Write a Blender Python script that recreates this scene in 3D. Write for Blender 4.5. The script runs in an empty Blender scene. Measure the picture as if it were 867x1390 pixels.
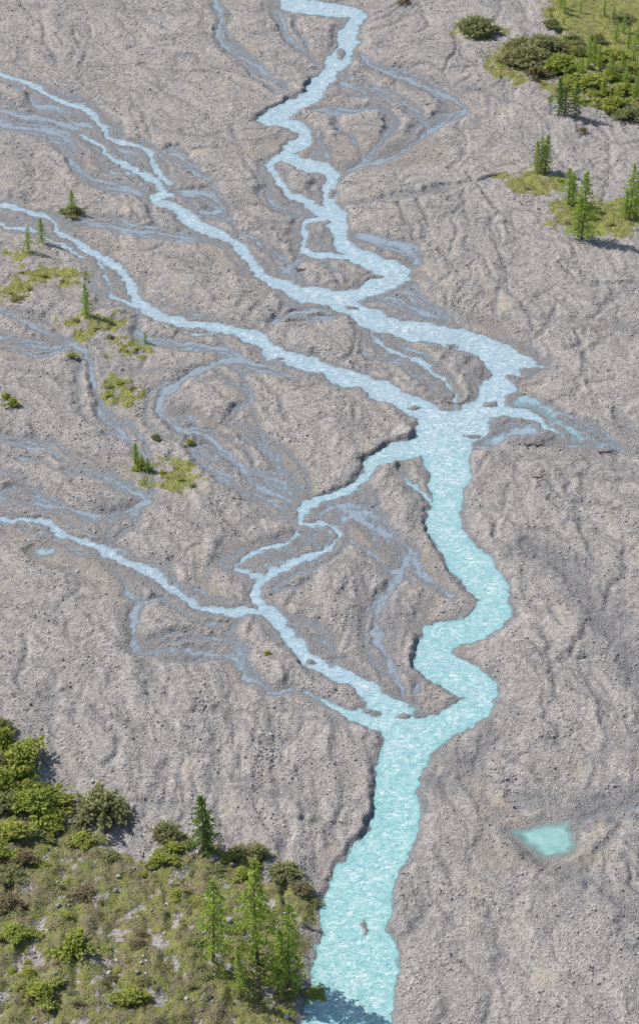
import bpy, math, random
import numpy as np
from mathutils import Vector
random.seed(7); rng=np.random.default_rng(7)
sc=bpy.context.scene
col=sc.collection
# ------------------------------------------------------------------ camera
H=250.0; PITCH=math.radians(33); VF=math.radians(22)
cd=bpy.data.cameras.new("camera"); cam=bpy.data.objects.new("camera",cd); col.objects.link(cam)
cam.location=(0,0,H); cam.rotation_euler=(math.pi/2-PITCH,0,0)
cd.sensor_fit='VERTICAL'; cd.angle=VF; cd.clip_end=20000; cd.clip_start=1
sc.camera=cam
F=695/math.tan(VF/2)
def W(px,py):
    """survey reading -> metres on the valley floor"""
    a=(px-433.5)/F; b=(695-py)/F
    dy=math.cos(PITCH)+b*math.sin(PITCH); dz=-math.sin(PITCH)+b*math.cos(PITCH)
    t=H/-dz
    return a*t, dy*t
def mpp(py):
    b=(695-py)/F
    dz=-math.sin(PITCH)+b*math.cos(PITCH)
    return (H/-dz)/F
def tall(hpx,py):
    x,y=W(433,py); return hpx*mpp(py)/math.cos(math.atan2(H,y))
# ------------------------------------------------------------------ noise
_p=rng.permutation(256); _p=np.concatenate([_p,_p]); _a=rng.random(256)*2*np.pi
_gx=np.cos(_a); _gy=np.sin(_a)
def perlin(x,y,s=0):
    x=x+s*17.31; y=y+s*9.77
    xi=np.floor(x).astype(np.int64); yi=np.floor(y).astype(np.int64)
    fx=x-xi; fy=y-yi; u=fx*fx*fx*(fx*(fx*6-15)+10); v=fy*fy*fy*(fy*(fy*6-15)+10)
    def g(ix,iy,dx,dy):
        h=_p[_p[ix&255]+(iy&255)]
        return _gx[h]*dx+_gy[h]*dy
    a=g(xi,yi,fx,fy); b=g(xi+1,yi,fx-1,fy); c=g(xi,yi+1,fx,fy-1); d=g(xi+1,yi+1,fx-1,fy-1)
    return ((a+(b-a)*u)*(1-v)+(c+(d-c)*u)*v)*1.5
def fbm(x,y,o=4,s=0):
    r=0;a=1
    for k in range(o):
        r=r+a*perlin(x*2**k,y*2**k,s+k); a*=.5
    return r
def ss(a,b,x):
    t=np.clip((x-a)/(b-a),0,1); return t*t*(3-2*t)
# ------------------------------------------------------------------ helpers
def mesh_np(name,v,f,smooth=False,attrs={}):
    me=bpy.data.meshes.new(name); v=np.asarray(v,dtype=np.float32); f=np.asarray(f,dtype=np.int32)
    me.vertices.add(len(v)); me.vertices.foreach_set("co",v.ravel())
    k=f.shape[1]; me.loops.add(f.size); me.polygons.add(len(f))
    me.polygons.foreach_set("loop_start",np.arange(0,f.size,k,dtype=np.int32))
    me.loops.foreach_set("vertex_index",f.ravel())
    me.polygons.foreach_set("use_smooth",np.full(len(f),smooth))
    me.update(calc_edges=True)
    for n,a in attrs.items():
        at=me.attributes.new(n,'FLOAT','POINT'); at.data.foreach_set('value',np.asarray(a,dtype=np.float32).ravel())
    return me
def obj(name,me,parent=None,loc=None):
    o=bpy.data.objects.new(name,me); col.objects.link(o)
    if parent: o.parent=parent
    if loc is not None: o.location=loc
    return o
class NT:
    def __init__(s,name):
        s.m=bpy.data.materials.new(name); s.m.use_nodes=True; s.t=s.m.node_tree; s.n=s.t.nodes
        s.b=s.n['Principled BSDF']; s.out=s.n['Material Output']
        s.co=s.n.new('ShaderNodeTexCoord').outputs['Object']
    def set(s,i,v):
        if isinstance(v,bpy.types.NodeSocket): s.t.links.new(v,i)
        elif isinstance(v,(tuple,list)): i.default_value=tuple(v)+((1,) if len(v)==3 and len(i.default_value)==4 else ())
        else: i.default_value=v
    def noise(s,scale,detail=3,rough=.5,co=None,dist=0):
        n=s.n.new('ShaderNodeTexNoise'); n.inputs['Scale'].default_value=scale; n.inputs['Detail'].default_value=detail
        n.inputs['Roughness'].default_value=rough; n.inputs['Distortion'].default_value=dist
        s.t.links.new(co or s.co,n.inputs['Vector']); return n.outputs['Fac']
    def vor(s,scale,out='Distance',co=None):
        n=s.n.new('ShaderNodeTexVoronoi'); n.inputs['Scale'].default_value=scale; s.t.links.new(co or s.co,n.inputs['Vector']); return n.outputs[out]
    def attr(s,name):
        n=s.n.new('ShaderNodeAttribute'); n.attribute_name=name; return n.outputs['Fac']
    def rng(s,v,a,b,c=0,d=1):
        n=s.n.new('ShaderNodeMapRange'); s.set(n.inputs[0],v)
        for i,q in enumerate((a,b,c,d)): n.inputs[i+1].default_value=q
        return n.outputs[0]
    def math(s,op,a,b=0):
        n=s.n.new('ShaderNodeMath'); n.operation=op; s.set(n.inputs[0],a); s.set(n.inputs[1],b); return n.outputs[0]
    def mix(s,f,a,b,mode='MIX'):
        n=s.n.new('ShaderNodeMix'); n.data_type='RGBA'; n.blend_type=mode
        s.set(n.inputs[0],f); s.set(n.inputs[6],a); s.set(n.inputs[7],b); return n.outputs[2]
    def scale(s,v):
        n=s.n.new('ShaderNodeMapping'); n.inputs['Scale'].default_value=v; s.t.links.new(s.co,n.inputs[0]); return n.outputs[0]
    def bump(s,h,st,dist,nrm=None):
        n=s.n.new('ShaderNodeBump'); n.inputs['Strength'].default_value=st; n.inputs['Distance'].default_value=dist
        s.t.links.new(h,n.inputs['Height'])
        if nrm: s.t.links.new(nrm,n.inputs['Normal'])
        return n.outputs[0]
# ------------------------------------------------------------------ channels
# kind: m = full channel, s = thin sheet of water over gravel, d = dry bed, t = damp trace ; tint 0 blue-grey (sky reflection painted in) .. 1 turquoise
CH=[
('m',.45,[(380,-60,22),(385,-20,22),(395,4,22),(440,12,20),(482,22,22),(475,45,27),(465,72,27),(450,95,24),(432,118,25),(405,140,23),(376,155,20),(364,161,18),(395,170,20),(414,186,22),(392,205,22),(400,218,18),(435,228,20),(452,240,20),(444,260,24),(448,280,28),(458,300,30),(462,322,28),(478,342,26),(505,356,26),(535,368,26),(540,376,22),(515,387,22),(485,398,22),(455,408,26)]),
('m',.4,[(392,205,16),(372,222,13),(375,242,13),(395,262,12),(420,278,13),(440,290,16)]),
('m',.4,[(444,296,10),(418,305,12),(410,325,13),(415,340,13),(440,348,11),(480,350,12)]),
('m',.4,[(-40,95,7),(0,103,8),(45,117,9),(85,138,10),(120,152,10),(140,172,10),(152,188,9),(190,200,9),(208,214,10),(212,235,10),(235,250,8)]),
('m',.4,[(110,180,7),(135,198,9),(160,222,10),(200,240,10),(228,262,12),(215,270,14),(238,284,16),(262,302,18),(300,320,17),(330,342,17),(345,362,17),(365,380,18),(400,394,20),(440,404,24),(475,418,26),(515,438,27),(565,450,27),(620,460,29),(660,474,33),(690,492,38),(684,512,40),(668,532,42),(655,556,46),(630,578,46),(600,590,40)]),
('m',.4,[(-40,266,8),(0,275,9),(40,287,9),(72,300,9),(92,322,10),(130,345,12),(160,364,15),(177,385,18),(186,408,18),(215,428,16),(262,440,14),(315,449,16),(348,460,19),(372,478,21),(412,492,22),(455,508,22),(505,526,24),(545,543,26),(578,560,32),(594,590,50)]),
('m',.3,[(-40,298,6),(0,306,7),(45,314,7),(78,330,7),(110,348,8)]),
('m',.35,[(130,352,8),(150,382,7),(150,402,8),(185,418,10)]),
('m',.65,[(594,575,60),(600,600,80),(612,640,58),(606,665,54)]),
('m',.8,[(610,640,54),(606,676,52),(605,710,52),(622,745,50),(648,778,48),(668,808,48),(668,830,48),(640,850,42),(600,864,44),(586,884,50),(602,906,50),(636,928,48),(654,944,48),(636,966,42),(600,986,42)]),
('m',.95,[(600,986,42),(565,1002,60),(546,1030,76),(540,1070,70),(536,1110,70),(525,1145,75),(505,1180,80),(490,1210,88),(482,1245,104),(480,1290,116),(476,1340,122),(470,1400,128),(460,1480,130)]),
('m',.6,[(594,598,32),(560,606,28),(530,616,22),(505,630,21),(490,650,17),(468,668,15),(435,678,14),(412,694,14),(405,712,12)]),
('m',.5,[(405,712,8),(440,712,9),(458,728,10),(440,748,10),(400,762,13),(368,778,17),(352,800,19),(354,822,20),(378,842,22),(395,868,23),(420,892,24),(455,912,24),(492,930,28),(515,950,36),(535,980,44),(545,1010,50)]),
('m',.6,[(405,944,5),(440,955,8),(470,966,15),(500,974,28),(530,985,36),(545,1000,40)]),
('m',.5,[(512,940,24),(545,962,24),(556,980,20)]),
('m',.35,[(-40,690,7),(0,700,8),(50,708,10),(98,727,11),(140,745,13),(175,765,17),(212,782,15),(240,806,12),(275,824,11),(315,832,11),(352,832,11)]),
('m',.4,[(405,715,8),(392,735,9),(360,745,9),(330,758,9),(322,772,8),(352,784,10)]),
('m',.3,[(505,445,7),(512,462,8),(540,478,8),(572,494,9),(600,515,9),(614,540,9),(620,560,9)]),
('s',.3,[(500,435,10),(503,445,12),(515,462,13),(545,482,13),(580,500,14),(600,520,14),(614,548,14),(620,575,14)]),
('s',.3,[(540,470,8),(575,482,8),(590,510,8)]),
('s',.15,[(430,690,8),(450,685,8),(490,706,9),(525,722,9),(552,748,9),(570,775,9),(600,800,8),(622,812,6)]),
('s',.1,[(552,748,6),(548,768,10),(530,800,12),(512,830,13),(514,865,14),(530,905,12),(545,930,10),(548,960,10)]),
('s',.2,[(485,655,8),(500,680,6),(470,690,7),(430,695,7)]),
('s',.15,[(-10,418,5),(0,420,5),(50,447,6),(98,468,6),(125,495,7),(128,540,7),(150,575,6),(175,600,6),(200,640,5),(205,684,5)]),
('s',.1,[(-10,460,4),(0,460,4),(60,470,4),(98,470,5)]),
('s',.1,[(-10,598,4),(0,598,4),(60,615,5),(120,640,5),(180,668,7),(205,684,7)]),
('s',.1,[(-20,672,4),(40,680,6),(90,690,5),(140,700,7),(205,684,7)]),
('s',.1,[(165,760,7),(150,740,7),(150,710,6),(200,688,5)]),
('s',.15,[(325,490,6),(290,497,7),(250,512,8),(225,535,10),(218,560,10),(245,580,7),(290,600,7),(325,630,7),(345,655,7),(390,678,7),(410,690,7)]),
('s',.15,[(190,425,5),(195,455,6),(240,465,6),(290,470,6),(330,488,6),(370,500,5),(400,520,4)]),
('s',.05,[(330,488,4),(340,540,5),(320,570,4),(360,610,4),(400,650,4),(425,680,4)]),
('s',.05,[(250,600,4),(290,640,5),(330,660,5),(380,690,6),(405,705,6)]),
('s',.2,[(285,-20,6),(300,20,7),(296,45,7),(310,70,6),(345,88,5),(380,112,4),(400,135,4)]),
('s',.25,[(370,-10,9),(378,10,9),(385,25,8),(392,50,5),(430,85,4)]),
('s',.15,[(470,62,5),(500,85,5),(545,105,6),(600,128,6),(628,150,7),(600,170,6),(565,190,7),(540,212,6),(490,225,6),(455,240,7)]),
('s',.15,[(450,110,5),(480,120,5),(530,135,5),(560,150,4),(580,180,4)]),
('s',.1,[(425,150,4),(455,155,4),(505,150,4),(535,170,4),(500,210,4),(470,232,4)]),
('s',.2,[(395,170,7),(430,185,6),(440,205,5),(460,232,6)]),
('s',.2,[(380,240,5),(360,262,5),(385,282,5),(420,292,5)]),
('s',.3,[(462,316,8),(515,325,8),(555,340,8),(568,355,8),(545,372,8)]),
('s',.1,[(545,375,6),(555,405,6),(585,430,5),(620,458,5)]),
('s',.1,[(485,400,5),(500,402,5),(550,412,6),(600,440,7),(640,465,7)]),
('m',.5,[(684,490,30),(705,491,18),(722,495,9),(736,498,4)]),
('s',.6,[(665,545,22),(700,546,18),(728,556,19),(750,576,20),(785,598,12),(812,606,6)]),
('s',.4,[(610,615,20),(635,605,17),(665,600,12),(705,582,12),(750,580,13)]),
('s',.2,[(700,545,4),(745,560,4),(790,585,3),(845,612,3)]),
('m',.6,[(650,558,22),(690,556,17),(720,562,14),(745,580,9),(770,594,4)]),
('s',.15,[(-10,149,7),(0,150,8),(50,160,8),(95,172,8),(120,185,8)]),
('s',.15,[(-10,167,6),(0,168,6),(60,178,6),(95,190,6),(100,215,6),(112,245,5)]),
('s',.2,[(45,117,6),(50,145,5),(100,150,6),(130,175,6)]),
('s',.2,[(100,165,8),(150,180,8),(165,205,8),(200,212,8)]),
('s',.25,[(205,205,7),(240,212,6),(262,232,6),(290,250,5)]),
('s',.25,[(215,262,10),(255,262,8),(290,268,8),(300,285,7),(275,290,6),(255,290,6)]),
('s',.1,[(95,215,5),(110,235,5),(150,250,6),(190,265,7),(215,275,7)]),
('s',.2,[(140,205,5),(180,225,6),(205,252,6)]),
('s',.1,[(92,318,4),(95,302,4),(160,310,5),(220,320,5),(270,325,5),(340,350,5)]),
('s',.1,[(160,765,7),(165,800,8),(188,822,10),(182,860,12),(190,885,10),(240,882,6),(290,886,6),(320,896,6),(335,918,7),(370,935,7),(420,948,7),(470,966,9)]),
('s',.05,[(0,640,4),(40,660,4),(70,690,4)]),
('s',.05,[(190,820,6),(230,815,5),(260,818,4)]),
('s',.1,[(330,912,6),(335,885,5),(325,860,4),(335,835,4)]),
('s',.0,[(450,735,5),(470,730,5),(500,745,5),(520,770,7),(545,775,7)]),
('m',.6,[(540,618,5),(546,640,7),(562,664,8),(582,682,9),(598,692,9)]),
('s',.2,[(365,385,4),(380,375,4),(400,360,5),(412,345,7)]),
('s',.2,[(300,322,4),(330,318,4),(365,345,5),(395,372,5),(420,392,5)]),
('s',.2,[(372,440,5),(395,425,5),(430,420,6),(470,425,7)]),
('s',.2,[(415,700,5),(400,675,5),(380,655,4),(350,640,4)]),
('s',.2,[(455,905,4),(440,870,4),(420,850,5),(385,845,7)]),
('s',.2,[(440,745,5),(430,730,5),(415,725,6),(395,745,6),(350,775,7),(300,765,5),(330,745,5)]),
('s',.2,[(445,755,5),(430,770,5),(400,780,5),(370,800,7)]),
('s',.3,[(458,712,6),(480,698,6),(505,700,6),(530,735,6),(548,765,6)]),
('s',.0,[(775,1122,3),(795,1108,3),(830,1097,3),(880,1091,3)]),
('d',0,[(715,745,14),(758,765,18),(785,805,20),(815,840,20),(835,870,20),(880,930,24)]),
('t',0,[(715,745,18),(758,765,38),(785,805,38),(815,840,38),(835,870,40),(880,930,50)]),
('t',0,[(640,960,24),(660,975,28),(660,1005,28),(630,1040,28),(600,1060,22)]),
('t',0,[(770,1120,20),(790,1105,32),(820,1098,34),(880,1088,34)]),
('t',0,[(690,1130,14),(720,1160,20),(760,1185,22),(800,1210,20),(860,1240,18)]),
('d',0,[(700,1085,12),(760,1100,12),(820,1092,16),(880,1082,16)]),
('d',0,[(680,1105,10),(730,1095,10),(780,1098,10)]),
('d',0,[(665,1115,6),(700,1105,6),(740,1104,8),(790,1112,6)]),
('d',0,[(720,1165,10),(790,1200,10),(850,1230,10),(880,1250,8)]),
('d',0,[(370,690,10),(330,720,10),(290,770,14),(270,810,10)]),
('d',0,[(470,740,10),(490,800,12),(480,850,10),(500,900,10)]),
('d',0,[(620,690,10),(590,760,14),(580,820,16),(560,850,14)]),
('d',0,[(840,560,16),(867,600,16)]),
('d',0,[(350,300,7),(370,330,8),(390,360,8)]),
('d',0,[(20,490,8),(10,470,6),(60,440,6)]),
('t',0,[(600,470,10),(640,500,16),(640,530,14)]),
('d',0,[(570,1100,8),(590,1050,10),(610,1010,8)]),
('t',0,[(560,670,20),(600,740,12),(640,780,12)]),
('t',0,[(640,592,34),(700,575,44),(760,590,38),(830,610,22)]),
('t',0,[(680,490,24),(735,500,22)]),
('t',0,[(65,745,18),(70,715,12)]),
('t',0,[(20,160,24),(90,175,26),(150,205,30),(220,250,30),(290,275,24)]),
('t',0,[(430,690,24),(480,700,30),(530,740,28),(530,820,30),(530,900,22)]),
('t',0,[(330,760,30),(400,735,30)]),
('t',0,[(180,830,24),(190,880,24),(260,884,18)]),
('t',0,[(500,90,14),(600,130,18),(560,190,18),(480,225,16)]),
('t',0,[(140,690,20),(205,684,20)]),
('t',0,[(225,545,26),(260,590,22),(320,640,22)]),
('d',0,[(560,420,8),(610,425,12),(660,440,14),(700,470,8)]),
('d',0,[(470,275,5),(540,272,6),(600,262,6),(660,250,6),(700,240,5)]),
]
rr=random.Random(5)
base=list(CH)
def offs(P,amp,s,w0,w1):
    Q=[];L=len(P)-1
    for j,(x,y,w) in enumerate(P):
        a=P[max(j-1,0)]; b=P[min(j+1,L)]; dx,dy=b[0]-a[0],b[1]-a[1]; n=math.hypot(dx,dy)+1e-6
        o=(amp*rr.uniform(.6,1.4)+w*.5)*math.sin(math.pi*j/L)*s
        Q.append((x-dy/n*o+rr.uniform(-2,2),y+dx/n*o*.8+rr.uniform(-2,2),rr.uniform(w0,w1)))
    return Q
# side threads that leave a channel and rejoin it around small bars
for k,tint,P in base:
    if k in 'dt' or tint>.55 or len(P)<4 or tint==0: continue
    far=.75 if P[0][1]<300 else 1
    for rep in range(9 if k=='m' else 4):
        L=rr.randint(2,min(5,len(P)-1)); i=rr.randint(0,len(P)-L-1)
        CH.append(('s',.2,offs(P[i:i+L+1],rr.uniform(4,19)*far,rr.choice((-1,1)),2.0*far,3.8*far)))
    if k=='m' and len(P)>8:
        for rep in range(4):
            L=rr.randint(2,3); i=rr.randint(0,len(P)-L-1)
            CH.append(('m',tint,offs(P[i:i+L+1],rr.uniform(7,13)*far,rr.choice((-1,1)),4*far,6*far)))
# cross links between neighbouring channels
pts=[p for k,t,P in base if k in 'ms' and 0<t<.62 for p in P if -10<p[0]<600 and 60<p[1]<930]
n=0
while n<72:
    p=rr.choice(pts); q=rr.choice(pts); dx=q[0]-p[0]; dy=q[1]-p[1]
    if 15<dx<90 and 18<dy<75:
        m=[(p[0]+dx*t+rr.uniform(-9,9),p[1]+dy*t+rr.uniform(-7,7),rr.uniform(2,3)) for t in (.25,.5,.75)]
        CH.append(('s',.15,[(p[0],p[1],3)]+m+[(q[0],q[1],3)])); n+=1
# abandoned dry scars wandering down the plain
for n in range(210):
    x=rr.uniform(-20,867); y=rr.uniform(-20,1200); a=rr.uniform(.7,1.5) if x>430 else rr.uniform(.3,1.0); Q=[]
    st=rr.uniform(.6,1.1)
    for j in range(rr.randint(4,9)):
        Q.append((x,y,rr.uniform(2.5,7)*(1 if y>400 else .65))); a+=rr.uniform(-.7,.7); a=min(max(a,.0),2.3); x+=math.cos(a)*24*st; y+=math.sin(a)*18*st
    CH.append(('d',0,Q))
POOLS=[(64,748,17,10,.45),(780,604,16,3.5,.5),(650,608,16,5,.5)]
TRI=[(684,1128),(738,1116),(777,1112),(786,1150),(774,1163),(738,1170)]
ISL=[(506,966,9,4),(430,316,8,9),(596,538,14,9),(640,512,8,6),(545,972,8,4),(700,515,8,6),(498,1258,2.0,5),(448,262,5,5),(560,552,8,3),(612,470,8,3),(480,420,7,2.5),(664,548,7,4),(640,590,9,3),(378,486,6,2),(420,896,6,3),(462,74,4,5),(574,650,11,9)]
def catmull(P,n=6):
    P=[np.array(p,float) for p in P]; Q=[P[0]]+P+[P[-1]]; out=[]
    for i in range(1,len(Q)-2):
        a,b,c,d=Q[i-1:i+3]
        for k in range(n):
            t=k/n
            out.append(.5*((2*b)+(c-a)*t+(2*a-5*b+4*c-d)*t*t+(3*b-a-3*c+d)*t**3))
    out.append(P[-1]); return out
def to_world(P,jit):
    Q=catmull(P); R=[]; ph=rr.uniform(0,6)
    for i,q in enumerate(Q):
        a=Q[max(i-1,0)]; b=Q[min(i+1,len(Q)-1)]
        t=b[:2]-a[:2]; t/=np.linalg.norm(t)+1e-9; n=np.array([-t[1],t[0]])*max(q[2],2)/2
        p0=np.array(W(q[0]-n[0],q[1]-n[1])); p1=np.array(W(q[0]+n[0],q[1]+n[1]))
        A=np.array(W(*a[:2])); B=np.array(W(*b[:2])); T=B-A; T/=np.linalg.norm(T)+1e-9
        e=p1-p0; r=abs(e[0]*T[1]-e[1]*T[0])/2*(1+jit*math.sin(i*.9+ph)+jit*.6*math.sin(i*2.3+ph*2))
        c=W(q[0],q[1]); R.append((c[0],c[1],r))
    return R
# ------------------------------------------------------------------ terrain grid
D=0.32
fx=np.arange(-98,98.01,D); fy=np.arange(236,668,D*1.15)
def outer(a,b,n): 
    g=np.geomspace(1,abs(b-a)+1,n)[1:]-1; return a+np.sign(b-a)*g
xs=np.concatenate([outer(fx[0],-4000,26)[::-1],fx,outer(fx[-1],4000,26)])
ys=np.concatenate([outer(fy[0],-3000,26)[::-1],fy,outer(fy[-1],9000,30)])
nx,ny=len(xs),len(ys); X,Y=np.meshgrid(xs,ys)
wob=lambda a,sx,s: a*perlin(X/sx,Y/(sx*1.3),s)
QX=X+wob(.9,7,1)+wob(.45,2.6,2)+wob(.4,1.1,3); QY=Y+wob(1.4,7,4)+wob(.6,2.6,5)+wob(.45,1.1,6)
SM=np.full(X.shape,-20.); SS=np.full(X.shape,-20.); SD=np.full(X.shape,-20.); ST=np.full(X.shape,-20.); TINT=np.zeros(X.shape); TW=np.full(X.shape,-99.)
def paint(fld,R,tint,water):
    for (x0,y0,r0),(x1,y1,r1) in zip(R[:-1],R[1:]):
        m=max(r0,r1)+(13 if water else 5)
        i0,i1=np.searchsorted(xs,(min(x0,x1)-m,max(x0,x1)+m)); j0,j1=np.searchsorted(ys,(min(y0,y1)-m,max(y0,y1)+m))
        if i1<=i0 or j1<=j0: continue
        s=np.s_[j0:j1,i0:i1]; px=QX[s]-x0; py=QY[s]-y0; dx=x1-x0; dy=y1-y0; L=dx*dx+dy*dy+1e-9
        t=np.clip((px*dx+py*dy)/L,0,1); d=np.sqrt((px-t*dx)**2+(py-t*dy)**2); v=(r0+(r1-r0)*t)-d
        fld[s]=np.maximum(fld[s],v)
        if water:
            up=v>TW[s]; TINT[s]=np.where(up,tint,TINT[s]); TW[s]=np.where(up,v,TW[s])
for k,tint,P in CH:
    R=to_world(P,.12 if k=='m' and tint<.6 else (.28 if k!='m' else .03))
    if k=='s': R=[(a,b,c+.06) for a,b,c in R]
    paint({'m':SM,'s':SS,'d':SD,'t':ST}[k],R,tint,k in 'ms')
def blur(A,n,ax):
    B=np.cumsum(np.pad(A,[(n+1,n) if i==ax else (0,0) for i in range(2)],mode='edge'),axis=ax)
    if ax==0: return (B[2*n+1:]-B[:-2*n-1])/(2*n+1)
    return (B[:,2*n+1:]-B[:,:-2*n-1])/(2*n+1)
wt=(SM>0)*1.+1e-4; tw=TINT*wt
for _ in range(2):
    for ax,n in ((0,30),(1,20)): tw=blur(tw,n,ax); wt=blur(wt,n,ax)
TINT=np.where(SM>-.5,tw/wt,TINT)
def ell(cx,cy,rx,ry,qx=QX,qy=QY):
    x,y=W(cx,cy); a=rx*mpp(cy); b=abs(W(cx,cy-ry)[1]-W(cx,cy+ry)[1])/2
    return (1-np.sqrt(((qx-x)/a)**2+((qy-y)/b)**2))*min(a,b)
SP=np.full(X.shape,-20.)
for cx,cy,rx,ry,t in POOLS:
    e=ell(cx,cy,rx,ry,QX+.8*perlin(X/2,Y/2,7),QY); SP=np.maximum(SP,e); up=(e>TW)&(e>-1); TINT=np.where(up,t,TINT); TW=np.where(up,e,TW)
TR=[W(*p) for p in TRI]; e=np.full(X.shape,50.); cxy=np.mean(TR,axis=0)
for p,q in zip(TR,TR[1:]+TR[:1]):
    nx_,ny_=-(q[1]-p[1]),q[0]-p[0]; l=math.hypot(nx_,ny_); sg=np.sign((cxy[0]-p[0])*nx_+(cxy[1]-p[1])*ny_)
    e=np.minimum(e,sg*((X+.5*perlin(X/1.7,Y/1.5,8)-p[0])*nx_+(Y+.4*perlin(X/2,Y/2,10)-p[1])*ny_)/l)
SP=np.maximum(SP,e); TINT=np.where(e>-1.5,1.,TINT)
SI=np.full(X.shape,-20.)
for e_ in ISL: SI=np.maximum(SI,ell(*e_))
# gravel relief: low terraced bars, relict threads following the drainage, cobbles
dch=np.clip(-np.maximum(SM,SS),0,12.5)
tilt=.10+.42*ss(25,-35,X-.10*(Y-400))
Xf=X+tilt*(Y-430)
wx=Xf+5*perlin(X/18,Y/24,11)+2.2*perlin(X/6,Y/8,12)+.6*perlin(X/1.8,Y/2.4,9); wy=Y+9*perlin(X/25,Y/30,13)+3.5*perlin(X/7,Y/10,14)
t=fbm(wx/14,wy/30,3,15)*4.6+dch*.24; fl=np.floor(t); fr=t-fl
terr=fl+ss(.93,1,fr)
t2=fbm(wx/5.5,wy/12,2,19)*3.2+dch*.12; f2=np.floor(t2); r2=t2-f2; terr2=f2+ss(.91,1,r2)
n1=perlin(wx/9,wy/26,21); n2=perlin(wx/4.5,wy/13,22); n3=perlin(wx/13,wy/36,26); n4=perlin(wx/3,wy/9,29)
l1=np.exp(-(n1/.035)**2); l2=np.exp(-(n2/.04)**2)*ss(-.1,.25,perlin(X/20,Y/30,27)); l3=np.exp(-(n3/.025)**2); l4=np.exp(-(n4/.05)**2)*ss(-.1,.3,perlin(X/14,Y/20,30))
rel=-.15*l1-.10*l2-.18*l3-.08*l4+.07*np.tanh(n1/.02)+.055*np.tanh(n2/.03)+.04*np.tanh(n4/.04)
fine=.035*perlin(X/2.2,Y/3,23)+.05*perlin(X/.95,Y/1.2,24)+.042*rng.normal(size=X.shape)
hb=.54+.10*terr+.065*terr2+rel
hb=np.maximum(hb,.2)+fine
tone=.5+.5*np.sin(fl*2.4+1)*.7+.3*np.sin(f2*3.1)+.2*perlin(X/9,Y/16,28)
# vegetation masks
G=np.zeros(X.shape)
GP=[(830,20,95,52),(800,70,60,22),(865,110,55,50),(725,253,46,18),(812,302,72,25),(860,290,40,20),(775,285,30,8),(55,378,64,13),(22,400,30,14),(122,446,46,18),(178,474,30,15),(165,530,36,22),(232,648,44,24),(150,545,18,9),(720,90,70,28),(650,48,34,10),(20,350,20,6),(100,288,16,6),(800,110,80,40)]
gn=fbm(X/3.5,Y/5,3,31); gn3=fbm(X/1.3,Y/1.8,2,35)
for i,g in enumerate(GP):
    e=ell(*g); k=ss(-1.2,2.2,e+gn*2.2+gn3*1.2)
    if g[0]<300 or i in (14,15,18): k=k*ss(-.6,.2,gn+gn3*.8+.25)
    G=np.maximum(G,k)
B=[(-300,960),(-60,985),(0,1010),(60,1085),(120,1150),(210,1160),(300,1150),(380,1170),(428,1200),(436,1230),(420,1300),(405,1400),(400,1470)]
BW=np.array([W(*b) for b in B]); 
yb=np.interp(X,BW[:9,0],BW[:9,1]); 
xr=np.interp(-Y,-BW[8:,1],BW[8:,0])
dist=np.minimum(yb-Y,(xr-X)*1.3)+gn*2.2
bl=ss(-.5,2.5,dist)*(Y<BW[0,1]+40)
G=np.maximum(G,bl*ss(-.95,-.15,gn+gn3*.7))
hill=ss(0,30,dist)*1.6+.25*bl
hb=hb*(1-.35*G)+.25*G+hill*(1+.3*gn)+G*.2*perlin(X/1.8,Y/2,33)+bl*.12*gn3
# heights
h=hb.copy()
bd=ss(-.2,.7,-SD); h=np.where(SD>-.7,(h-.24)*(.6+.4*bd)+.09+.15*bd,h); h=np.maximum(h,np.where(SD>-.7,.13,-9))
bs=ss(-.1,1.4,-SS); inS=-.17*ss(-.3,.7,SS)+.02+.055*perlin(wx/.9,wy/3.2,41)+.045*perlin(X/.6,Y/1.0,42)+.02*rng.normal(size=X.shape)+.07*ss(.0,.5,perlin(X/8,Y/12,48))
h=np.where(SS>-1.4,h*bs+inS*(1-bs),h)
soft=np.where(ell(735,1160,90,26,X,Y)>-2,1,0)
bp=ss(0,1.4,-SP); h=h*bp+(1-bp)*(.01-.40*ss(0,2.4,SP))
cut=ss(-.1,.5,perlin(X/14,Y/20,45))          # cut bank here, gentle shore there
cb=np.maximum.reduce([ss(-1,2,ell(*e_,X,Y)) for e_ in [(498,1110,26,90),(462,1210,34,28),(505,618,60,24),(590,760,20,60),(556,880,18,34),(400,120,30,20),(392,900,60,16),(560,585,60,16),(370,280,24,30)]])
cut=np.maximum(cut,cb)
lo_=ss(-.1,2.4,-SM); hi_=ss(-.05,.5,-SM); bm=hi_*(cut)+lo_*(1-cut)
inM=.03-.6*ss(0,1.5,SM)+.12*perlin(X/1.2,Y/2,46)*ss(2.2,0,SM)+.06*perlin(X/.6,Y/.8,47)*ss(1.4,0,SM)
h=h*bm+(1-bm)*inM
h=h+(.10*cut+.28*cb)*np.exp(-(np.minimum(SM+.9,0)/(.6+1.2*cb))**2)*ss(.0,.5,-SM)
h=np.maximum(h,np.where(SI>-.4,-.1+.30*ss(-.4,.5,SI)+fine,-9))
idx=np.arange(nx*ny).reshape(ny,nx)
quads=np.stack([idx[:-1,:-1],idx[:-1,1:],idx[1:,1:],idx[1:,:-1]],-1).reshape(-1,4)
wet_dark=np.maximum.reduce([ss(-1.2,.2,SM)*.7,ss(-1.2,.2,SS)*.66,ss(-.6,.3,SD)*.46,ss(-2.8,1.8,ST+gn*1.4)*.72,ss(-1.5,0,SP)*.4,np.maximum(l1*.45,l3*.55)*(1-G),np.maximum(l2,l4)*.42*(1-G),ss(.14,.02,h)*.6*(SI>-1)])  # damp margins near water, plus plain darkening along dry scars and relict grooves
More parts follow.
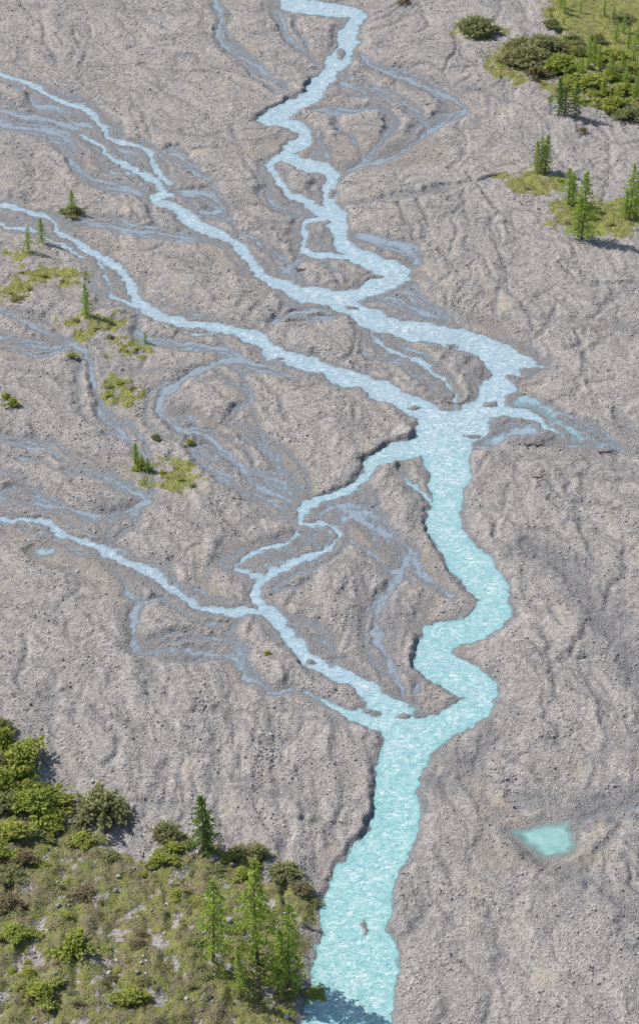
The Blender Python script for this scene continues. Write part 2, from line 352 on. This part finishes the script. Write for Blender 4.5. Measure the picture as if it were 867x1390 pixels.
sandy=np.maximum.reduce([ss(.34,.18,hb)*.7,ss(-3,1,ell(742,1166,64,16)),ss(-1,.6,ell(64,755,26,16))])*(1-np.clip(G,0,1))
me=mesh_np("ground",np.stack([X,Y,h],-1).reshape(-1,3),quads,True,{'grass':G,'wet_dark':wet_dark,'low':sandy,'tone':np.clip(tone,0,1),'bank':bl})
ground=obj("ground",me); ground["kind"]="structure"; ground["label"]="pinkish grey gravel floodplain with bars and old channels"; ground["category"]="ground"
def gz(x,y):
    i=np.clip(np.searchsorted(xs,x)-1,0,nx-2); j=np.clip(np.searchsorted(ys,y)-1,0,ny-2)
    u=(x-xs[i])/(xs[i+1]-xs[i]); v=(y-ys[j])/(ys[j+1]-ys[j])
    return (h[j,i]*(1-u)+h[j,i+1]*u)*(1-v)+(h[j+1,i]*(1-u)+h[j+1,i+1]*u)*v
def look(A,x,y):
    return A[np.clip(np.searchsorted(ys,y),0,ny-1),np.clip(np.searchsorted(xs,x),0,nx-1)]
# ------------------------------------------------------------------ water mesh
def water(mask,name,label,cat):
    fm=mask[:-1,:-1]|mask[1:,:-1]|mask[:-1,1:]|mask[1:,1:]
    q=quads.reshape(ny-1,nx-1,4)[fm]
    u,inv=np.unique(q.ravel(),return_inverse=True)
    wz=(.05*perlin(X/1.5,Y/1.2,51)+.03*perlin(X/.8,Y/.6,52))*ss(0,1,SM)
    wm=mesh_np(name,np.stack([X,Y,wz],-1).reshape(-1,3)[u],inv.reshape(-1,4),True,
       {'deep':ss(.0,1.3,np.maximum(SM,SP)).ravel()[u],'tint':np.clip(TINT+.10*gn,0,1).ravel()[u],'mid':ss(0,3,SM).ravel()[u],'depth':(wz-h).ravel()[u]})
    o=obj(name,wm); o["kind"]="structure"; o["label"]=label; o["category"]=cat; return o
near=(h<.10)&(X>-99)&(X<99)&(Y>235)&(Y<669)
poolm=near&(SP>-.8)&(SM<-2)&(SS<-2)|(near&(SP>-.8)&(ell(735,1140,80,50)>0))
river=water(near&~poolm&((SM>-1)|(SS>-1.4)),"river","milky turquoise braided glacial river running over gravel","river")
pond=water(poolm,"pond","still turquoise meltwater pool on gravel","pond")
# ------------------------------------------------------------------ materials
m=NT("gravel"); co=m.co
vc=m.vor(3.0,'Color'); vd=m.vor(3.0); 
sep=m.n.new('ShaderNodeSeparateColor'); m.t.links.new(vc,sep.inputs[0])
med=m.noise(.45,4,.65); fin=m.noise(3.5,3,.75)
c=m.mix(m.rng(fin,.28,.72),(.158,.145,.134),(.48,.44,.403))
c=m.mix(.5,c,m.mix(sep.outputs[0],(.135,.124,.117),(.55,.51,.478)))
c=m.mix(m.rng(med,.35,.68,0,.25),c,(.40,.367,.335))
c=m.mix(m.rng(m.attr('tone'),.0,1,0,1),c,m.mix(1,c,(1.28,1.26,1.235),'MULTIPLY'))
sand=m.math('MULTIPLY',m.rng(m.noise(.16,2,.55,m.scale((1,.55,1))),.60,.68),m.rng(med,.4,.55))
c=m.mix(m.math('MULTIPLY',sand,.7),c,(.47,.40,.32))
c=m.mix(m.math('MULTIPLY',m.attr('low'),.6),c,(.36,.30,.225))
wet_darkf=m.attr('wet_dark')
c=m.mix(wet_darkf,c,m.mix(.42,m.mix(1,c,(.54,.555,.60),'MULTIPLY'),(.185,.20,.22)))
gr=m.attr('grass'); gnz=m.noise(.7,4,.7); gn2=m.noise(4,3,.7)
gc=m.mix(m.rng(gnz,.36,.56),(.28,.225,.11),m.mix(m.attr('bank'),(.36,.38,.07),(.28,.295,.06)))
gc=m.mix(m.rng(gn2,.35,.65),m.mix(1,gc,(.48,.52,.42),'MULTIPLY'),gc)
gc=m.mix(m.math('MULTIPLY',m.rng(m.noise(.33,3,.6),.46,.60,0,.8),m.attr('bank')),gc,m.mix(m.rng(gn2,.4,.6),(.11,.085,.045),(.26,.21,.13)))
gf=m.rng(m.math('ADD',gr,m.rng(gnz,0,1,-.5,.5)),.3,.75)
c=m.mix(m.math('MULTIPLY',gf,.9),c,gc)
m.set(m.b.inputs['Base Color'],c); m.set(m.b.inputs['Roughness'],m.rng(wet_darkf,0,1,.95,.5)); m.b.inputs['Specular IOR Level'].default_value=.25
nb=m.bump(fin,1.,.2); nb=m.bump(vd,.8,.17,nb); m.set(m.b.inputs['Normal'],nb)
me.materials.append(m.m)

def seethrough(w,a):
    t=w.n.new('ShaderNodeBsdfTransparent'); x=w.n.new('ShaderNodeMixShader'); w.set(x.inputs[0],a)
    w.t.links.new(t.outputs[0],x.inputs[1]); w.t.links.new(w.b.outputs[0],x.inputs[2]); w.t.links.new(x.outputs[0],w.out.inputs[0])
w=NT("glacial_water")
tn=w.attr('tint'); dp=w.attr('deep'); mid=w.attr('mid'); de=w.attr('depth')
base=w.mix(w.rng(tn,.0,.45),(.33,.39,.445),(.41,.56,.63)); base=w.mix(w.rng(tn,.45,.95),base,(.31,.61,.60))  # blue-grey end paints the sky's reflection into the water colour
rip=w.noise(1.5,4,.62,w.scale((.62,1.1,1)),.9); rip2=w.noise(4.2,2,.6,w.scale((.6,1.1,1)),.5); big=w.noise(.35,4,.7,None,.8)
mixr=w.math('ADD',w.math('MULTIPLY',rip,.66),w.math('MULTIPLY',rip2,.34))
foam=w.math('MULTIPLY',w.rng(mixr,.44,.64),w.rng(big,.40,.60,.18,1))
foam=w.math('MULTIPLY',foam,w.rng(mid,0,1,.5,1))
base=w.mix(w.rng(mixr,.52,.38,0,.5),base,w.mix(w.rng(tn,.4,.8),(.25,.38,.46),(.20,.45,.48)))
c=w.mix(foam,base,(.90,.94,.94))
shal=w.rng(dp,.0,.8,0,1)
c=w.mix(shal,w.mix(w.rng(tn,.2,.6,.2,.85),(.33,.385,.44),base),c)  # thin water takes the blue-grey painted as reflected sky
w.set(w.b.inputs['Base Color'],c); w.b.inputs['Roughness'].default_value=.26; w.b.inputs['IOR'].default_value=1.33
w.set(w.b.inputs['Normal'],w.bump(mixr,.8,.4))
seethrough(w,w.rng(de,-.01,.13,.08,.93))
river.data.materials.append(w.m)
w=NT("pool_water"); e=w.attr('deep'); tn=w.attr('tint')
turq=w.mix(w.rng(w.noise(.5,3),.35,.65),(.24,.46,.43),(.38,.58,.54))
w.set(w.b.inputs['Base Color'],w.mix(w.rng(tn,.4,.9),(.38,.46,.50),turq)); w.b.inputs['Roughness'].default_value=.1; w.b.inputs['IOR'].default_value=1.33
seethrough(w,w.rng(w.attr('depth'),.0,.32,.12,.96))
pond.data.materials.append(w.m)

def leafmat(name,a,b,tr=.4):
    m=NT(name); oi=m.n.new('ShaderNodeObjectInfo').outputs['Random']
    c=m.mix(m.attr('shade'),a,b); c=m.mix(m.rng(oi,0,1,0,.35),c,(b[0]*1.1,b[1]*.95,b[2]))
    m.set(m.b.inputs['Base Color'],c); m.b.inputs['Roughness'].default_value=.7; m.b.inputs['Specular IOR Level'].default_value=.2
    t=m.n.new('ShaderNodeBsdfTranslucent'); m.set(t.inputs[0],c); x=m.n.new('ShaderNodeMixShader'); x.inputs[0].default_value=tr
    m.t.links.new(m.b.outputs[0],x.inputs[1]); m.t.links.new(t.outputs[0],x.inputs[2]); m.t.links.new(x.outputs[0],m.out.inputs[0]); return m.m
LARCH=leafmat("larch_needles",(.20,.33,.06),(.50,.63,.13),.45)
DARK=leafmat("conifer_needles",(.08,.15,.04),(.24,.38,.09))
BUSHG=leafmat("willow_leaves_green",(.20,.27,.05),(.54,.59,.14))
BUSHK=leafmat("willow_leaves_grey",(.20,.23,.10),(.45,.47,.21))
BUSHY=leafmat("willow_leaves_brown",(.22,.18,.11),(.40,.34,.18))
m=NT("bark"); m.set(m.b.inputs['Base Color'],m.mix(m.noise(4,3),(.10,.08,.055),(.24,.19,.15))); m.b.inputs['Roughness'].default_value=.9; BARK=m.m
m=NT("driftwood"); m.set(m.b.inputs['Base Color'],m.mix(m.noise(3,3),(.14,.08,.06),(.28,.19,.15))); m.b.inputs['Roughness'].default_value=.9; DRIFT=m.m
m=NT("stone"); m.set(m.b.inputs['Base Color'],m.mix(m.attr('shade'),(.20,.187,.178),(.53,.50,.475))); m.b.inputs['Roughness'].default_value=.9; STONE=m.m
m=NT("grass_blades"); m.set(m.b.inputs['Base Color'],m.mix(m.attr('shade'),(.28,.235,.11),(.33,.37,.08))); m.b.inputs['Roughness'].default_value=.8; GRASS=m.m

# ------------------------------------------------------------------ foliage meshes
def leaves(P,size,shade,r,flat=0):
    n=len(P); a=r.normal(size=(n,3)); a[:,2]*=1-flat; a/=np.linalg.norm(a,axis=1)[:,None]+1e-9
    b=r.normal(size=(n,3)); b-=(b*a).sum(1)[:,None]*a; b/=np.linalg.norm(b,axis=1)[:,None]+1e-9
    s=(size*r.uniform(.6,1.3,n))[:,None]
    v=np.stack([P-a*s,P+b*s*.55,P+a*s,P-b*s*.55],1).reshape(-1,3)
    f=np.arange(4*n).reshape(n,4); return v,f,np.repeat(np.clip(shade,0,1),4)
def tubes(segs):
    V=[];Fc=[];k=0
    for p,q,r0,r1 in segs:
        p=np.array(p,float);q=np.array(q,float);d=q-p;d/=np.linalg.norm(d)+1e-9
        u=np.cross(d,[0,0,1] if abs(d[2])<.9 else [1,0,0]);u/=np.linalg.norm(u);w_=np.cross(d,u)
        for i in range(6):
            t=i*math.pi/3;o=u*math.cos(t)+w_*math.sin(t);V+= [p+o*r0,q+o*r1]
        for i in range(6):
            a=k+2*i;b=k+2*((i+1)%6);Fc.append((a,b,b+1,a+1))
        k+=12
    return np.array(V),np.array(Fc)
def conifer(seed,wid=.22,dens=1.0,mat=LARCH):
    r=np.random.default_rng(seed); Hh=10.; segs=[]; N=9
    bend=r.normal(size=2)*.15
    tp=lambda z:np.array([bend[0]*math.sin(z*.4),bend[1]*math.sin(z*.33),z])
    for i in range(N): segs.append((tp(Hh*i/N),tp(Hh*(i+1)/N),.17*(1-i/N)+.015,.17*(1-(i+1)/N)+.01))
    P=[];S=[]
    nb=int(90*dens)
    for i in range(nb):
        z=.7+(Hh-1.0)*(i/nb)**.9; L=wid*Hh*(1-z/Hh)**.8*r.uniform(.45,1.25)+.12
        if z<2: L*=.75
        a=i*2.4+r.normal()*.4; d=np.array([math.cos(a),math.sin(a),0]); o=tp(z)
        e=o+d*L+np.array([0,0,-.15*L+.3*L*(z/Hh)])
        if i%2==0: segs.append((o,e,.035*(1-z/Hh)+.008,.005))
        n=int(7+L*13)
        t=r.uniform(.12,1,n)**.8
        q=o+(e-o)*t[:,None]+r.normal(size=(n,3))*np.array([.11,.11,.05])*(.6+.4*L)
        side=np.cross(d,[0,0,1]); q+=side*(r.normal(size=n)*.12*L*(1.1-t))[:,None]
        q[:,2]-=.12*t*L
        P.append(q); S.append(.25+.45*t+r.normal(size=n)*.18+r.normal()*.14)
    n=14; P.append(tp(Hh-.3)+r.normal(size=(n,3))*[.06,.06,.3]); S.append(np.full(n,.6))
    P=np.concatenate(P);S=np.concatenate(S)
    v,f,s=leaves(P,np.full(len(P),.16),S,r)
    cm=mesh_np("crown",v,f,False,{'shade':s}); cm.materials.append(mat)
    tv,tf=tubes(segs); tm=mesh_np("trunk",tv,tf,True); tm.materials.append(BARK)
    return tm,cm
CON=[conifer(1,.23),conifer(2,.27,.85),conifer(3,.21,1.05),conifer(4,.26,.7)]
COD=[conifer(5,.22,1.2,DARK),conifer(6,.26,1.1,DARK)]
def bush(seed,mat,nl=2400,leaf=.085,lobes=22):
    r=np.random.default_rng(seed); segs=[];P=[];S=[]
    sk=r.uniform(.4,1.55,9)
    for k in range(lobes):
        a=r.uniform(0,6.28); am=sk[int(a/6.284*9)]; rr_=r.uniform(0,.72)**.7*am; c=np.array([math.cos(a)*rr_,math.sin(a)*rr_,.22+.55*max(0,1-rr_)*r.uniform(.3,1.2)])
        segs.append(((c[0]*.2,c[1]*.2,-.1),tuple(c),.03,.01))
        n=nl//lobes; q=r.normal(size=(n,3)); q/=np.linalg.norm(q,axis=1)[:,None]; rad=r.uniform(.12,.36)
        q=q*rad*(r.uniform(.25,1.35,n)[:,None]); q[:,2]*=.85
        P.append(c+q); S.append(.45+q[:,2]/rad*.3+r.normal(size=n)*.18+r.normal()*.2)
    for k in range(90):
        a=r.uniform(0,6.28); am=sk[int(a/6.284*9)]; rr_=r.uniform(.1,.95)*am; b=np.array([math.cos(a)*rr_*.6,math.sin(a)*rr_*.6,.35]); t=b+np.array([math.cos(a)*rr_*.45,math.sin(a)*rr_*.45,r.uniform(.3,.85)*max(.3,1.1-rr_)])
        segs.append((tuple(b),tuple(t),.012,.004)); u=r.uniform(0,1,12)[:,None]; P.append(b+(t-b)*u+r.normal(size=(12,3))*.03); S.append(np.full(12,.7))
    P=np.concatenate(P);S=np.concatenate(S); P[:,2]=np.maximum(P[:,2],.02)
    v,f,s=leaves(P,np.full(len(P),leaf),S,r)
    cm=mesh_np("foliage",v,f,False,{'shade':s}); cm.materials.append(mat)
    tv,tf=tubes(segs); tm=mesh_np("stems",tv,tf,True); tm.materials.append(BARK); return tm,cm
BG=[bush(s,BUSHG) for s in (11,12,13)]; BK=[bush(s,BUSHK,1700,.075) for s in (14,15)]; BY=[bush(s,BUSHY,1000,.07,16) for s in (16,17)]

def place_tree(px,py,hpx,var,label,group,cat="tree",name="larch_tree",sx=1.0):
    x,y=W(px,py); z=float(gz(np.array(x),np.array(y))); s=tall(hpx,py)/10
    e=obj(name,None,loc=(x,y,z-.08)); e.empty_display_size=.5; e.scale=(s*sx,s*sx,s); e.rotation_euler=(random.gauss(0,.02),random.gauss(0,.02),random.uniform(0,6.28))
    e["label"]=label; e["category"]=cat; e["group"]=group
    obj("trunk",var[0],e); obj("crown",var[1],e)
def place_bush(px,py,wpx,var,label,group,hs=1.0):
    x,y=W(px,py); z=float(gz(np.array(x),np.array(y))); s=wpx*mpp(py)/2.1
    e=obj("shrub",None,loc=(x,y,z-.05)); e.empty_display_size=.5; e.scale=(s,s*random.uniform(.8,1.2),s*hs); e.rotation_euler=(0,0,random.uniform(0,6.28))
    e["label"]=label; e["category"]="shrub"; e["group"]=group
    obj("stems",var[0],e); obj("foliage",var[1],e)
g1="larches on the grassy gravel islands"
for px,py,hp,v,sx in [(727,237,42,0,1),(739,239,52,2,1.1),(733,236,46,1,1),(770,283,50,1,1.25),(777,280,38,0,1.2),(788,328,90,0,1.0),(784,326,58,3,1.1),(853,302,74,1,.95),(860,298,50,2,1),(848,300,40,0,1),
    (757,162,52,4,.9),(766,160,38,5,1.1),(781,163,48,5,1),(806,92,42,0,1),(797,98,38,1,1),(812,97,30,2,1),(760,14,22,0,1),(765,22,24,1,1),(835,60,30,3,1),(858,90,40,1,1),(820,25,22,2,1),(862,140,40,0,1),(845,48,26,1,1),(868,40,36,0,1),(787,20,18,1,1),
    (828,110,34,0,1.1),(842,102,30,2,1.1),(848,128,36,1,1.1),(838,145,28,0,1.1),(818,135,26,2,1.1),(775,98,26,1,1.1),(788,112,30,0,1.1),(800,72,24,2,1),(852,70,30,0,1),(866,66,26,2,1),(832,32,22,0,1)]:
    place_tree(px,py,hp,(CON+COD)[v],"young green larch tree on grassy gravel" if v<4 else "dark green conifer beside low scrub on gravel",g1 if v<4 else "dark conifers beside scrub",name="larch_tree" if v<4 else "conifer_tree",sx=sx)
for px,py,hp,v,sx in [(98,290,32,0,1.2),(39,343,34,1,1.1),(57,331,34,0,1.1),(118,433,42,0,1.1),(197,465,16,1,1.3),(185,632,30,0,1.3),(193,638,22,2,1.3),(201,640,20,1,1.3)]:
    place_tree(px,py,hp,CON[v],"small bright green larch on gravel bar",g1,sx=sx)
place_tree(275,1162,74,COD[1],"dark green conifer at the edge of the grassy bank","conifers on the grassy bank",name="conifer_tree",sx=1.2)
place_tree(281,1160,44,COD[0],"dark green conifer at the edge of the grassy bank","conifers on the grassy bank",name="conifer_tree",sx=1.15)
for px,py,hp,v,sx in [(350,1318,136,0,.95),(290,1322,112,1,.95),(393,1345,108,3,.95),(377,1352,84,2,1),(325,1360,60,2,1)]:
    place_tree(px,py,hp,CON[v],"tall light green larch on the grassy bank","tall larches on the grassy bank",sx=sx)
gb="willow shrubs on the grassy bank"
LB={'g':"leafy bright green willow shrub on the bank",'k':"grey-green willow shrub on the bank",'y':"brownish low shrub on the bank"}
for px,py,wp,k,v,hs in [(30,1045,76,'g',0,.9),(5,1020,56,'g',1,1),(2,1000,40,'k',0,1),(48,1108,80,'g',2,.8),(5,1078,66,'g',0,.9),(85,1098,46,'g',1,.7),(137,1112,84,'k',0,1),(20,1150,60,'g',1,.6),(70,1135,46,'g',0,.6),(112,1150,44,'g',1,.6),(35,1185,46,'y',0,.6),(228,1140,44,'k',0,1),(238,1160,36,'g',1,.7),(215,1178,46,'g',2,.5),(350,1170,44,'k',1,.8),(325,1165,32,'k',0,.7),(385,1195,46,'k',0,.6),(330,1195,36,'g',1,.5),(150,1172,40,'k',1,.5),(110,1230,50,'y',1,.5),(15,1250,60,'y',1,.5),(20,1290,50,'g',1,.5),(105,1305,60,'g',2,.7),(405,1215,40,'y',1,.5),(425,1228,26,'k',0,.6),(190,1300,34,'y',1,.4),(60,1370,60,'g',0,.6),(180,1380,50,'g',1,.6),(425,1350,40,'g',1,.7),(280,1245,30,'y',1,.4),(295,1190,26,'k',0,.6),(240,1225,30,'g',0,.35),
    (40,1078,40,'g',1,.7),(58,1143,40,'k',0,.5),(5,1110,50,'k',1,.8),(0,1180,50,'g',0,.6),(15,1205,46,'k',0,.5),(-5,1050,56,'k',0,.9),(255,1150,30,'k',1,.7),(310,1172,30,'g',0,.5)]:
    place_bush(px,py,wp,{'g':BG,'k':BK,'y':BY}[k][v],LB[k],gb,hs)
n=0
while n<120:
    px=random.uniform(-5,430); py=1390-random.random()**1.5*270
    if py<np.interp(px,[0,60,120,210,300,380,428],[1040,1100,1155,1165,1165,1185,1215])+8: continue
    if px>np.interp(py,[1200,1300,1400],[425,412,400]): continue
    k=random.choice('gkkyg'); v=random.randint(0,1); place_bush(px,py,random.choice((1,1,1,1.7))*random.uniform(7,19),{'g':BG,'k':BK,'y':BY}[k][v],LB[k],gb,random.uniform(.25,.6)); n+=1
gt="scrub beside the gravel plain"
LT={'g':"leafy green shrub growing on gravel",'k':"grey-green bare-twigged shrub on gravel",'y':"brownish low shrub on gravel"}
for px,py,wp,k,v,hs in [(648,48,60,'k',0,.8),(632,42,30,'k',1,.8),(712,92,66,'k',1,.8),(735,72,60,'k',0,.8),(700,68,36,'k',1,.7),(758,100,64,'g',0,.7),(690,90,34,'k',0,.8),(748,42,28,'k',1,.9),(725,108,40,'y',0,.7),(830,152,52,'g',0,.8),(852,165,44,'k',1,.8),(800,122,60,'g',0,.5),(778,118,50,'g',1,.6),(850,130,40,'g',2,.6),(790,184,20,'y',0,.7),(775,60,30,'k',0,.8),(825,110,40,'g',1,.6),(862,100,40,'g',0,.6),(550,8,24,'y',1,.6),(98,291,34,'k',0,.7),(18,556,24,'g',0,.9),(10,545,16,'g',1,.9),(98,487,18,'g',2,.5),(258,603,18,'g',0,.8),(212,597,18,'k',1,.8),(363,889,14,'g',1,.6),(25,411,24,'k',0,.4),(150,528,16,'k',1,.4),(163,522,18,'g',0,.35),(190,634,26,'g',2,.6),(800,300,30,'g',1,.4),(810,60,30,'k',1,.8),(845,30,36,'k',0,.6),(760,75,36,'y',1,.8)]:
    place_bush(px,py,wp,{'g':BG,'k':BK,'y':BY}[k][v],LT[k],gt,hs)
n=0
while n<55:
    px=random.uniform(690,880); py=random.uniform(55,175)
    if py>np.interp(px,[690,760,800,867],[105,125,150,178]) or py<np.interp(px,[690,740,867],[70,55,80]): continue
    k=random.choice('gkkg'); v=random.randint(0,1); place_bush(px,py,random.uniform(10,30),{'g':BG,'k':BK,'y':BY}[k][v],LT[k],gt,random.uniform(.4,.8)); n+=1
for px,py in [(30,375),(60,380),(85,384),(15,402),(40,398),(105,440),(130,452),(150,462),(185,478),(172,480),(150,540),(180,530),(220,645),(245,655),(262,662),(760,252),(715,262),(770,308),(830,310)]:
    place_bush(px,py,random.uniform(8,15),random.choice(BG[:2]+BK),LT['g'],gt,.5)
# ------------------------------------------------------------------ driftwood
def drift(px,py,lm,seed):
    r=np.random.default_rng(seed); x,y=W(px,py); z=float(gz(np.array(x),np.array(y))); segs=[]
    a=r.uniform(-.5,.5); d=np.array([math.cos(a),math.sin(a),.03])
    segs.append((-d*lm/2,d*lm/2,.16,.07))
    for k in range(9):
        t=r.uniform(-.5,.5)*lm; b=d*t; q=b+np.array([r.uniform(-1,1),r.uniform(-1,1),r.uniform(.1,.8)])*lm*.22; segs.append((b,q,.06,.02))
    for k in range(7):
        b=-d*lm/2; q=b+np.array([-.3+r.uniform(-.3,.3),r.uniform(-.6,.6),r.uniform(-.1,.6)]); segs.append((b,q,.08,.03))
    v,f=tubes(segs); mm=mesh_np("driftwood",v,f,True); mm.materials.append(DRIFT)
    o=obj("driftwood",mm,loc=(x,y,z+.12)); o["label"]="reddish brown driftwood log stranded on gravel"; o["category"]="driftwood"; o["group"]="stranded driftwood"
for i,(a,b,c_) in enumerate([(410,368,2.2),(618,548,2.4),(825,617,3.2),(664,243,2.6),(733,607,1.8),(420,1262,4.2),(718,608,1.4),(730,655,1.6)]): drift(a,b,c_,60+i)
# ------------------------------------------------------------------ loose stones & grass
def ico():
    p=(1+5**.5)/2
    v=np.array([(-1,p,0),(1,p,0),(-1,-p,0),(1,-p,0),(0,-1,p),(0,1,p),(0,-1,-p),(0,1,-p),(p,0,-1),(p,0,1),(-p,0,-1),(-p,0,1)])/math.hypot(1,p)
    f=np.array([(0,11,5),(0,5,1),(0,1,7),(0,7,10),(0,10,11),(1,5,9),(5,11,4),(11,10,2),(10,7,6),(7,1,8),(3,9,4),(3,4,2),(3,2,6),(3,6,8),(3,8,9),(4,9,5),(2,4,11),(6,2,10),(8,6,7),(9,8,1)])
    return v,f
IV,IF=ico()
def stones(x,y,s,name,label,sink=.25):
    n=len(x); z=gz(x,y); V=IV[None]*(1+rng.normal(size=(n,12,1))*.16)
    V=V*np.stack([s*rng.uniform(.8,1.35,n),s*rng.uniform(.8,1.3,n),s*rng.uniform(.5,.85,n)],-1)[:,None]
    a=rng.uniform(0,6.28,n)[:,None]; vx=V[...,0]*np.cos(a)-V[...,1]*np.sin(a); vy=V[...,0]*np.sin(a)+V[...,1]*np.cos(a)
    V=np.stack([vx+x[:,None],vy+y[:,None],V[...,2]+(z+s*sink)[:,None]],-1).reshape(-1,3)
    f=(IF[None]+12*np.arange(n)[:,None,None]).reshape(-1,3)
    mm=mesh_np(name,V,f,False,{'shade':np.repeat(rng.random(n),12)}); mm.materials.append(STONE)
    o=obj(name,mm); o["kind"]="stuff"; o["label"]=label; o["category"]="stones"
def scatter(n,test):
    x=rng.uniform(-84,84,n); y=rng.uniform(248,632,n); ok=(np.abs(x)<y*.137+12)&test(x,y); return x[ok],y[ok]
x,y=scatter(150000,lambda x,y:(look(SM,x,y)<-.3)&(look(SS,x,y)<-.2)&(look(SP,x,y)<-.3)&(look(G,x,y)<.5)&(perlin(x/5,y/9,71)+rng.normal(size=x.shape)*.3>.2))
stones(x,y,np.clip(rng.lognormal(-2.1,.32,len(x)),.08,.28),"gravel_stones","loose grey and pinkish cobbles strewn over gravel bars")
x,y=scatter(17000,lambda x,y:(look(bl,x,y)>.3)&(y<400)&(perlin(x/3,y/4,72)+rng.normal(size=x.shape)*.2>.15))
stones(x,y,np.clip(rng.lognormal(-1.7,.5,len(x)),.1,.6),"bank_stones","grey rocks scattered in the grass of the bank",.2)
x,y=scatter(220000,lambda x,y:(look(G,x,y)>.55)&(perlin(x/1.5,y/2,73)+rng.normal(size=x.shape)*.3>.0))
x=np.repeat(x,3)+rng.normal(size=3*len(x))*.12; y=np.repeat(y,3)+rng.normal(size=len(x))*.12
n=len(x); z=gz(x,y); hh=rng.uniform(.10,.30,n); a=rng.uniform(0,6.28,n); wv=.07
P0=np.stack([x-np.cos(a)*wv,y-np.sin(a)*wv,z-.03],-1); P1=np.stack([x+np.cos(a)*wv,y+np.sin(a)*wv,z-.03],-1); P2=np.stack([x+rng.normal(size=n)*.1,y+rng.normal(size=n)*.1,z+hh],-1)
mm=mesh_np("grass",np.stack([P0,P1,P2],1).reshape(-1,3),np.arange(3*n).reshape(n,3),False,{'shade':np.repeat(np.clip(.6+1.3*perlin(x/5,y/7,74)+rng.normal(size=n)*.15,0,1),3)}); mm.materials.append(GRASS)
o=obj("grass",mm); o["kind"]="stuff"; o["label"]="short olive and straw grass tufts"; o["category"]="grass"
# ------------------------------------------------------------------ light
el=math.radians(44); to=Vector((-.86,.5,0)).normalized()*math.cos(el)+Vector((0,0,math.sin(el)))
ld=bpy.data.lights.new("sun",'SUN'); ld.energy=4.6; ld.angle=math.radians(.5); ld.color=(1,.96,.91)
lo=bpy.data.objects.new("sun",ld); col.objects.link(lo); lo.rotation_euler=to.to_track_quat('Z','Y').to_euler(); lo.location=(0,300,200)
wd=bpy.data.worlds.new("World"); sc.world=wd; wd.use_nodes=True; nt=wd.node_tree
sk=nt.nodes.new('ShaderNodeTexSky'); sk.sky_type='NISHITA'; sk.sun_disc=False; sk.sun_elevation=el; sk.sun_rotation=math.atan2(to.x,to.y)
nt.links.new(sk.outputs[0],nt.nodes['Background'].inputs[0]); nt.nodes['Background'].inputs[1].default_value=.11
sc.view_settings.view_transform='Standard'; sc.view_settings.look='None'; sc.view_settings.exposure=0
print("verts",nx*ny,"stones/grass",n)
